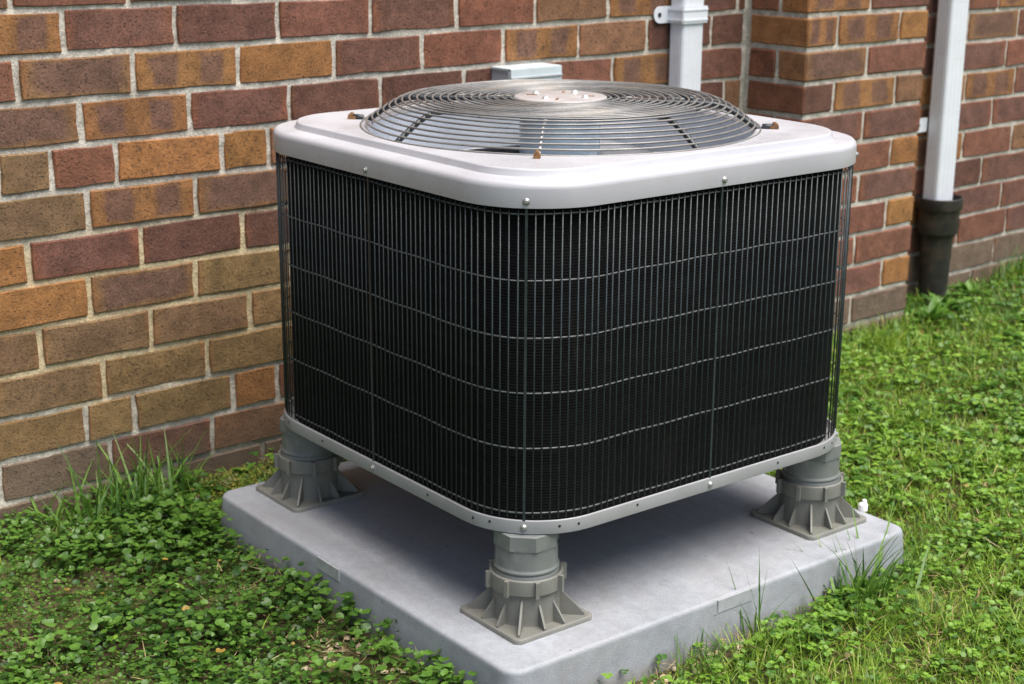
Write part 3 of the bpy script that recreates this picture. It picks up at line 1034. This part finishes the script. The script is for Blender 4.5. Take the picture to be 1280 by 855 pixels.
def blades(x, y, z, h, wdt, lean, az, curl, tint, seg=3):
    """grass blades; returns V,F,T"""
    n = len(x)
    L = seg + 1
    t = np.linspace(0, 1, L)
    ang = lean[:, None] + curl[:, None] * t[None, :]
    ds = h[:, None] / seg
    dr_ = np.sin(ang) * ds; dz = np.cos(ang) * ds
    r = np.concatenate([np.zeros((n, 1)), np.cumsum(dr_[:, 1:], 1)], 1)
    zz = np.concatenate([np.zeros((n, 1)), np.cumsum(dz[:, 1:], 1)], 1)
    zz = np.maximum(zz, .002)
    cx = x[:, None] + r * np.cos(az)[:, None]; cy = y[:, None] + r * np.sin(az)[:, None]; cz = z[:, None] + zz
    tw = az + pi / 2 + rng.uniform(-.6, .6, n)
    ww = wdt[:, None] * np.array([.8, 1, .85, .55, .3, .2])[:L][None, :] * .5
    ww[:, -1] = 0
    sx, sy = np.cos(tw)[:, None] * ww, np.sin(tw)[:, None] * ww
    A = np.stack([cx - sx, cy - sy, cz], -1); B = np.stack([cx + sx, cy + sy, cz], -1)
    V = np.stack([A, B], 2).reshape(n, 2 * L, 3)
    f = []
    for i in range(seg):
        a, b, c, d = 2 * i, 2 * i + 1, 2 * i + 3, 2 * i + 2
        f.append((a, b, c))
        if i < seg - 1:
            f.append((a, c, d))
        else:
            f[-1] = (a, b, c)
    f = np.array(f)
    F = (f[None] + (np.arange(n) * 2 * L)[:, None, None]).reshape(-1, 3)
    return V.reshape(-1, 3), F, np.repeat(tint, 2 * L)
def leaves(x, y, z, rad, tilt, az, tint, rim=9, notch=True, cup=.22, scal=.08, elong=1.0):
    n = len(x)
    a = np.arange(rim) / rim * 2 * pi
    rr = np.ones((n, rim)) * (1 + scal * rng.uniform(-1, 1, (n, rim)))
    if notch:
        rr[:, 0] *= .5
    lx = rr * np.cos(a) * elong; ly = rr * np.sin(a); lz = cup * rr ** 2 * (1 + .5 * rng.uniform(-1, 1, (n, rim)))
    P = np.stack([lx, ly, lz], -1)
    P = np.concatenate([np.zeros((n, 1, 3)), P], 1) * rad[:, None, None]
    # spin about z, then tilt around horizontal axis
    sp_ = rng.uniform(0, 2 * pi, n)
    def rz(P, t):
        c, s_ = np.cos(t)[:, None], np.sin(t)[:, None]
        return np.stack([P[..., 0] * c - P[..., 1] * s_, P[..., 0] * s_ + P[..., 1] * c, P[..., 2]], -1)
    P = rz(P, sp_)
    c, s_ = np.cos(tilt)[:, None], np.sin(tilt)[:, None]
    P = np.stack([P[..., 0] * c + P[..., 2] * s_, P[..., 1], -P[..., 0] * s_ + P[..., 2] * c], -1)
    P = rz(P, az)
    P += np.stack([x, y, z], -1)[:, None, :]
    f = np.array([(0, 1 + i, 1 + (i + 1) % rim) for i in range(rim)])
    F = (f[None] + (np.arange(n) * (rim + 1))[:, None, None]).reshape(-1, 3)
    return P.reshape(-1, 3), F, np.repeat(tint, rim + 1)
def merge(*parts_):
    V, F, T, o = [], [], [], 0
    for v, f, t in parts_:
        V.append(v); F.append(f + o); T.append(t); o += len(v)
    return np.concatenate(V), np.concatenate(F), np.concatenate(T)
def U(a, b, n):
    return rng.uniform(a, b, n)
# how much of the cover is creeping ivy: the side towards the open bed left of the pad
def ivy_frac(x, y):
    c, s_ = cos(-YAW), sin(-YAW)
    a = (x - PAD_C[0]) * c - (y - PAD_C[1]) * s_
    b = (x - PAD_C[0]) * s_ + (y - PAD_C[1]) * c
    return 1 / (1 + np.exp((a + .36 + .55 * np.minimum(0, b + .4) * -0.6) / .05))
def bare(x, y):
    k = np.exp(-(((x - .36) / .055) ** 2 + ((y + .755) / .07) ** 2))
    k += .8 * np.exp(-(((x - .60) / .13) ** 2 + ((y + .05) / .05) ** 2))
    k += .55 * np.exp(-(((x - .86) / .10) ** 2 + ((y + 1.085) / .018) ** 2)) + .95 * np.exp(-(((x - .66) / .20) ** 4 + ((y + 1.083) / .036) ** 2))
    return np.clip(k, 0, 1)

# creeping ivy on the left
x, y = scatter(135000, -1.3, .62, -1.7, 0)
f = ivy_frac(x, y)
near = np.exp(-np.maximum(0, -.10 - x) / .35)
den = f * np.clip(.36 + .30 * vnoise(x, y, 16, 21) + .30 * vnoise(x, y, 45, 22), .05, 1) * (1 - .97 * bare(x, y)) * near
edge = np.exp(-np.maximum(0, (PAD_C[0] - PAD_H - x)) / .05) * (x < PAD_C[0] - PAD_H)
den = den + .55 * edge * f * (1 - .8 * bare(x, y))
k = rng.random(len(x)) < den
x, y, ed = x[k], y[k], edge[k]
n = len(x)
lump = vnoise(x, y, 22, 23)
z = ground_z(x, y) + .004 + U(0, 1, n) ** 1.2 * (.014 + .015 * (lump + 1) + .016 * ed)
rad = (.0026 + .0054 * rng.random(n) ** 1.6) * (1 + .30 * lump) * (1 + .28 * ed)
tint = np.clip(.36 + .20 * rng.standard_normal(n) + .16 * vnoise(x, y, 9, 24) + .12 * ed + (z - .02) * 6, 0, .9)
tint[rng.random(n) < .006] = 1.0
V, F, T = leaves(x, y, z, rad, np.abs(rng.normal(.0, .42, n)), U(0, 2 * pi, n), tint, 11, True, .26, .05)
# low young growth between
x3, y3 = scatter(60000, -.5, .62, -1.3, 0)
k = rng.random(len(x3)) < ivy_frac(x3, y3) * .55 * (1 - .92 * bare(x3, y3))
x3, y3 = x3[k], y3[k]; n3 = len(x3)
low = leaves(x3, y3, ground_z(x3, y3) + U(.001, .009, n3), U(.0016, .0036, n3), np.abs(rng.normal(0, .5, n3)), U(0, 6.28, n3), np.clip(.62 + .22 * rng.standard_normal(n3), 0, .92), 5, False, .1, .1)
V, F, T = merge((V, F, T), low)
# stalks
ns = n // 3
V2, F2, T2_ = blades(x[:ns], y[:ns], ground_z(x[:ns], y[:ns]), np.maximum(z[:ns] - .001, .004), np.full(ns, .0013), U(0, .25, ns), U(0, 6.28, ns), np.zeros(ns), U(.3, .7, ns), 2)
V, F, T = merge((V, F, T), (V2, F2, T2_))
o = link('ground_ivy', np_mesh('ground_ivy', V, F, T), M['ivy'])
tag(o, 'dense creeping ground ivy with small round leaves left of the pad', 'ground cover', kind='stuff')

# clover and lawn on the right and everywhere else
def two_scatter(n_in, n_out):
    a, b = scatter(n_in, .45, 3.7, -1.75, 0)
    c, d = scatter(n_out, -1.4, 4.6, -2.9, 0)
    k = ~((c > .45) & (c < 3.7) & (d > -1.75))
    return np.concatenate([a, c[k]]), np.concatenate([b, d[k]])
def lawn_density(x, y):
    d = np.hypot(x - CAMXY[0], y - CAMXY[1])
    return np.clip(1.3 - d / 6.0, .35, 1) * np.where((x > 3.6) | (y < -2.0) | (x < -.2), .35, 1)
x, y = two_scatter(150000, 60000)
f = 1 - ivy_frac(x, y) * .93
patch = vnoise(x, y, 7, 31)
k = rng.random(len(x)) < f * lawn_density(x, y) * np.clip(.22 + .14 * patch + .26 * vnoise(x, y, 26, 32), .05, 1) * (1 - .9 * bare(x, y))
x, y = x[k], y[k]; n = len(x)
z = ground_z(x, y) + U(.006, .030, n) + .006 * vnoise(x, y, 9, 35)
zone = vnoise(x, y, 5, 33)
d = np.hypot(x - CAMXY[0], y - CAMXY[1])
parts_ = []
big = 1 + .25 * np.clip(d - 2, 0, 2)
base_az = U(0, 2 * pi, n)
tint = np.clip(.42 + .22 * rng.standard_normal(n) + .18 * zone, 0, .9)
tint[rng.random(n) < .004] = 1
rd = U(.0028, .0050, n) * big
tl = np.abs(rng.normal(0, .40, n))
for j in range(3):
    aa = base_az + j * 2.094
    parts_.append(leaves(x + np.cos(aa) * rd * 1.0, y + np.sin(aa) * rd * 1.0, z + U(-.001, .001, n), rd, tl + .1, U(0, 6.28, n), np.clip(tint + U(-.05, .05, n), 0, 1), 6, False, .18, .08))
V, F, T = merge(*parts_)
o = link('clover', np_mesh('clover', V, F, T), M['clover'])
tag(o, 'low clover leaves mixed through the lawn', 'clover', kind='stuff')

x, y = two_scatter(330000, 110000)
f = 1 - ivy_frac(x, y) * .955
k = rng.random(len(x)) < f * lawn_density(x, y) * np.clip(.60 - .12 * vnoise(x, y, 7, 31) + .32 * vnoise(x, y, 30, 41), .08, 1) * (1 - .85 * bare(x, y))
x, y = x[k], y[k]; n = len(x)
zone = vnoise(x, y, 5, 33)
wallside = np.exp(-np.abs(y + .03) / .10) * (x > 1.1) + np.exp(-np.hypot(np.maximum(0, np.abs(x - 2.23) - .22), np.maximum(0, -.178 - y)) / .08) * (x > 1.1)
wallside = np.clip(wallside, 0, 1)
d = np.hypot(x - CAMXY[0], y - CAMXY[1])
h = U(.014, .046, n) * (1 + .7 * wallside) * (1 + .25 * zone) * (1 + .45 * np.clip(vnoise(x, y, 24, 43), -.6, 1))
V, F, T = blades(x, y, ground_z(x, y) - .003, h, U(.0012, .0022, n) * (1 + .2 * np.clip(d - 2, 0, 2)), U(.05, .85, n), U(0, 2 * pi, n), U(.1, 1.2, n),
                 np.where(rng.random(n) < .05, 1.0, np.clip(.45 + .24 * rng.standard_normal(n) + .15 * zone - .1 * wallside, 0, .9)), 3)
o = link('lawn_grass', np_mesh('lawn_grass', V, F, T), M['grass'])
tag(o, 'short mown lawn grass to the right of the pad', 'grass', kind='stuff')

# dry thatch
x, y = scatter(60000, -.6, 4.0, -2.2, 0)
k = rng.random(len(x)) < np.clip(.14 + .45 * vnoise(x, y, 8, 51) + .25 * vnoise(x, y, 25, 52), 0, .7) * lawn_density(x, y) * (1 - .45 * ivy_frac(x, y)) + .25 * bare(x, y)
x, y = x[k], y[k]; n = len(x)
V, F, T = blades(x, y, ground_z(x, y) + U(.002, .016, n), U(.012, .045, n), U(.0010, .0020, n), U(1.1, 1.6, n), U(0, 2 * pi, n), U(-.25, .25, n), U(0, 1, n), 2)
o = link('dry_thatch', np_mesh('dry_thatch', V, F, T), M['thatch'])
tag(o, 'dry straw coloured thatch lying between the grass blades', 'thatch', kind='stuff')

# moss by the pad corner
x, y = scatter(16000, .42, .90, -.26, 0)
k = rng.random(len(x)) < np.exp(-(((x - .64) / .13) ** 2 + ((y + .10) / .075) ** 2)) * np.clip(.7 + .4 * vnoise(x, y, 40, 61), 0, 1)
x, y = x[k], y[k]; n = len(x)
V, F, T = leaves(x, y, ground_z(x, y) + U(.000, .008, n), U(.0012, .0030, n), np.abs(rng.normal(0, .6, n)), U(0, 6.28, n), U(.1, .92, n), 5, False, .15, .2, 1.5)
o = link('moss', np_mesh('moss', V, F, T), M['moss'])
tag(o, 'yellow green moss on the soil between pad corner and brick wall', 'moss', kind='stuff')

# pale chips
def chip_mesh(spots_):
    V, F = [], []
    for (x, y, z, r) in spots_:
        o = len(V)
        n = 6
        el = random.uniform(.5, .9); a0 = random.uniform(0, 6.3)
        def pt(a, rr, zz):
            px_, py_ = rr * cos(a), rr * el * sin(a)
            return (x + px_ * cos(a0) - py_ * sin(a0), y + px_ * sin(a0) + py_ * cos(a0), z + zz)
        V.append(pt(0, 0, r * .55))
        for j in range(n): V.append(pt(j * 2 * pi / n, r * random.uniform(.5, .75), r * random.uniform(.38, .55)))
        for j in range(n): V.append(pt(j * 2 * pi / n + .2, r * random.uniform(.8, 1.1), r * random.uniform(0, .15)))
        for j in range(n):
            k_ = (j + 1) % n
            F += [(o, o + 1 + j, o + 1 + k_), (o + 1 + j, o + 1 + n + j, o + 1 + n + k_), (o + 1 + j, o + 1 + n + k_, o + 1 + k_)]
    return np_mesh('pale_gravel', np.array(V), np.array(F), smooth=False)
sp_ = []
for (cx_, cy_, sx, sy, cnt) in ((.37, -.76, .05, .05, 46), (.86, -1.088, .07, .012, 34), (.62, -1.085, .07, .012, 30), (.22, -.45, .25, .25, 40), (1.3, -1.1, .35, .2, 26), (.58, -.06, .10, .03, 22)):
    for _ in range(cnt):
        x_, y_ = random.gauss(cx_, sx), random.gauss(cy_, sy)
        if free_mask(np.array([x_]), np.array([y_]), .004)[0]:
            sp_.append((x_, y_, float(ground_z(np.array([x_]), np.array([y_]))[0]), random.uniform(.003, .0075)))
o = link('pale_gravel', chip_mesh(sp_), M['chips'])
tag(o, 'scattered pale tan gravel and chips around the pad', 'gravel', kind='stuff')

# tall tufts
def tuft(label, x0, y0, n, h0, h1, spread, lean, wd, seg=5, az=None, mat='tuft', azs=.9, fringe=False):
    x = x0 + rng.normal(0, spread, n); y = y0 + rng.normal(0, spread, n)
    for i in range(n):
        for _ in range(20):
            if free_mask(x[i:i + 1], y[i:i + 1], .003)[0]:
                break
            x[i] = x0 + rng.normal(0, spread); y[i] = y0 + rng.normal(0, spread)
        else:
            x[i], y[i] = x0, y0
    A = U(0, 2 * pi, n) if az is None else rng.normal(az, azs, n)
    V, F, T = blades(x, y, ground_z(x, y) - .003, U(h0, h1, n), U(wd * .6, wd * 1.2, n), np.abs(rng.normal(0, lean, n)), A, U(.1, .9, n), np.clip(.4 + .22 * rng.standard_normal(n), 0, .92), seg)
    V = V - np.array([x0, y0, 0])
    if fringe:
        return tag(link('grass_fringe', np_mesh('grass_fringe', V, F, T), M[mat], None, (x0, y0, 0)), label, 'grass', kind='stuff')
    o = link('grass_tuft', np_mesh('grass_tuft', V, F, T), M[mat], None, (x0, y0, 0))
    return tag(o, label, 'grass tuft', 'tall grass tufts')
tuft('bushy tuft of long grass blades growing against the foot of the brick wall', .41, -.060, 80, .08, .185, .036, .42, .0055)
tuft('wide sprawling grass clump in front of the grey foot course of the wall', .30, -.075, 70, .07, .17, .05, .75, .0050)
tuft('small upright grass tuft between wall and moss patch', .50, -.045, 26, .04, .11, .018, .35, .0056)
tuft('long bladed tuft leaning over the pad rim by the white cap', 1.085, -1.092, 75, .06, .185, .026, .55, .0050)
tuft('few thin blades standing before the pad rim plate', .868, -1.086, 11, .08, .145, .008, .28, .0036)
tuft('short thick clump of grass at the pad rim beside pale gravel', .735, -1.105, 70, .03, .075, .028, .30, .0026)
tuft('single stiff blades beside ivy at the pad front corner', .452, -.905, 4, .05, .085, .006, .2, .0036)
tuft('grass clump at the outer corner of the pad', 1.215, -1.090, 26, .04, .10, .022, .55, .0034)
tuft('grass fringe at the foot of the brick pier', 2.18, -.205, 130, .03, .08, .07, .4, .0036, fringe=True)
tuft('tall soft grass fringe at the foot of the wall beyond the drain pipe', 3.15, -.070, 220, .05, .12, .10, .4, .0036, fringe=True)
tuft('grass fringe growing where the pier meets the drain pipe', 2.52, -.12, 70, .04, .10, .03, .4, .0042, fringe=True)
# broad-leaved weeds
def weed(label, x0, y0, n, L, wd, seed, lift=.7):
    V, F, T, o = [], [], [], 0
    r = np.random.default_rng(seed)
    for i in range(n):
        a = r.uniform(0, 2 * pi); ln = L * r.uniform(.6, 1.15); el = lift * r.uniform(.5, 1.25)
        m = 7
        tt = np.linspace(0, 1, m)
        wv = wd * r.uniform(.7, 1.2) * np.sin(np.clip(tt * .95 + .04, 0, 1) * pi) ** .8 * .5
        wv[0] = .0012; wv[-1] = .0002
        ang = el - tt * 1.0 * r.uniform(.4, 1.2)
        rr = np.concatenate([[0], np.cumsum(np.cos(ang[1:]) * ln / (m - 1))]); zz = np.concatenate([[0], np.cumsum(np.sin(ang[1:]) * ln / (m - 1))])
        zz = np.maximum(zz, .004)
        for sgn, dz in ((-1, .25), (0, 0), (1, .25)):
            V.append(np.stack([rr * cos(a) - sin(a) * sgn * wv, rr * sin(a) + cos(a) * sgn * wv, zz + dz * wv + .001], -1))
        for j in range(m - 1):
            for c in (0, 1):
                p, q_ = o + c * m + j, o + (c + 1) * m + j
                F += [(p, p + 1, q_ + 1), (p, q_ + 1, q_)]
        T.append(np.full(3 * m, np.clip(r.normal(.45, .18), 0, .9)))
        o += 3 * m
    ob = link('broadleaf_weed', np_mesh('broadleaf_weed', np.concatenate(V), np.array(F), np.concatenate(T)), M['weed'], None, (x0, y0, float(ground_z(np.array([x0]), np.array([y0]))[0]) - .002))
    return tag(ob, label, 'weed', 'broad leaved weeds along the walls')
weed('broad leaved weed beside the corner of the brick pier', 2.51, -.215, 44, .075, .017, 1, 1.1)
weed('leafy weed right under the black drain pipe', 2.64, -.160, 40, .070, .017, 2, 1.1)
weed('low leafy weed in the lawn before the pier foot', 2.34, -.250, 30, .055, .013, 3, .9)
weed('leafy weed between the drain pipe and the far wall', 2.83, -.110, 34, .070, .015, 4, 1.0)
weed('dark toothed weed leaf cluster by the wall next to the moss', .535, -.055, 7, .075, .017, 5, .9)
weed('flat weed with long leaf beside the pad corner near the wall', .455, -.170, 6, .085, .016, 6, .45)
weed('small clover like weed growing at the wall foot by the riser', .635, -.030, 9, .030, .014, 7, .8)
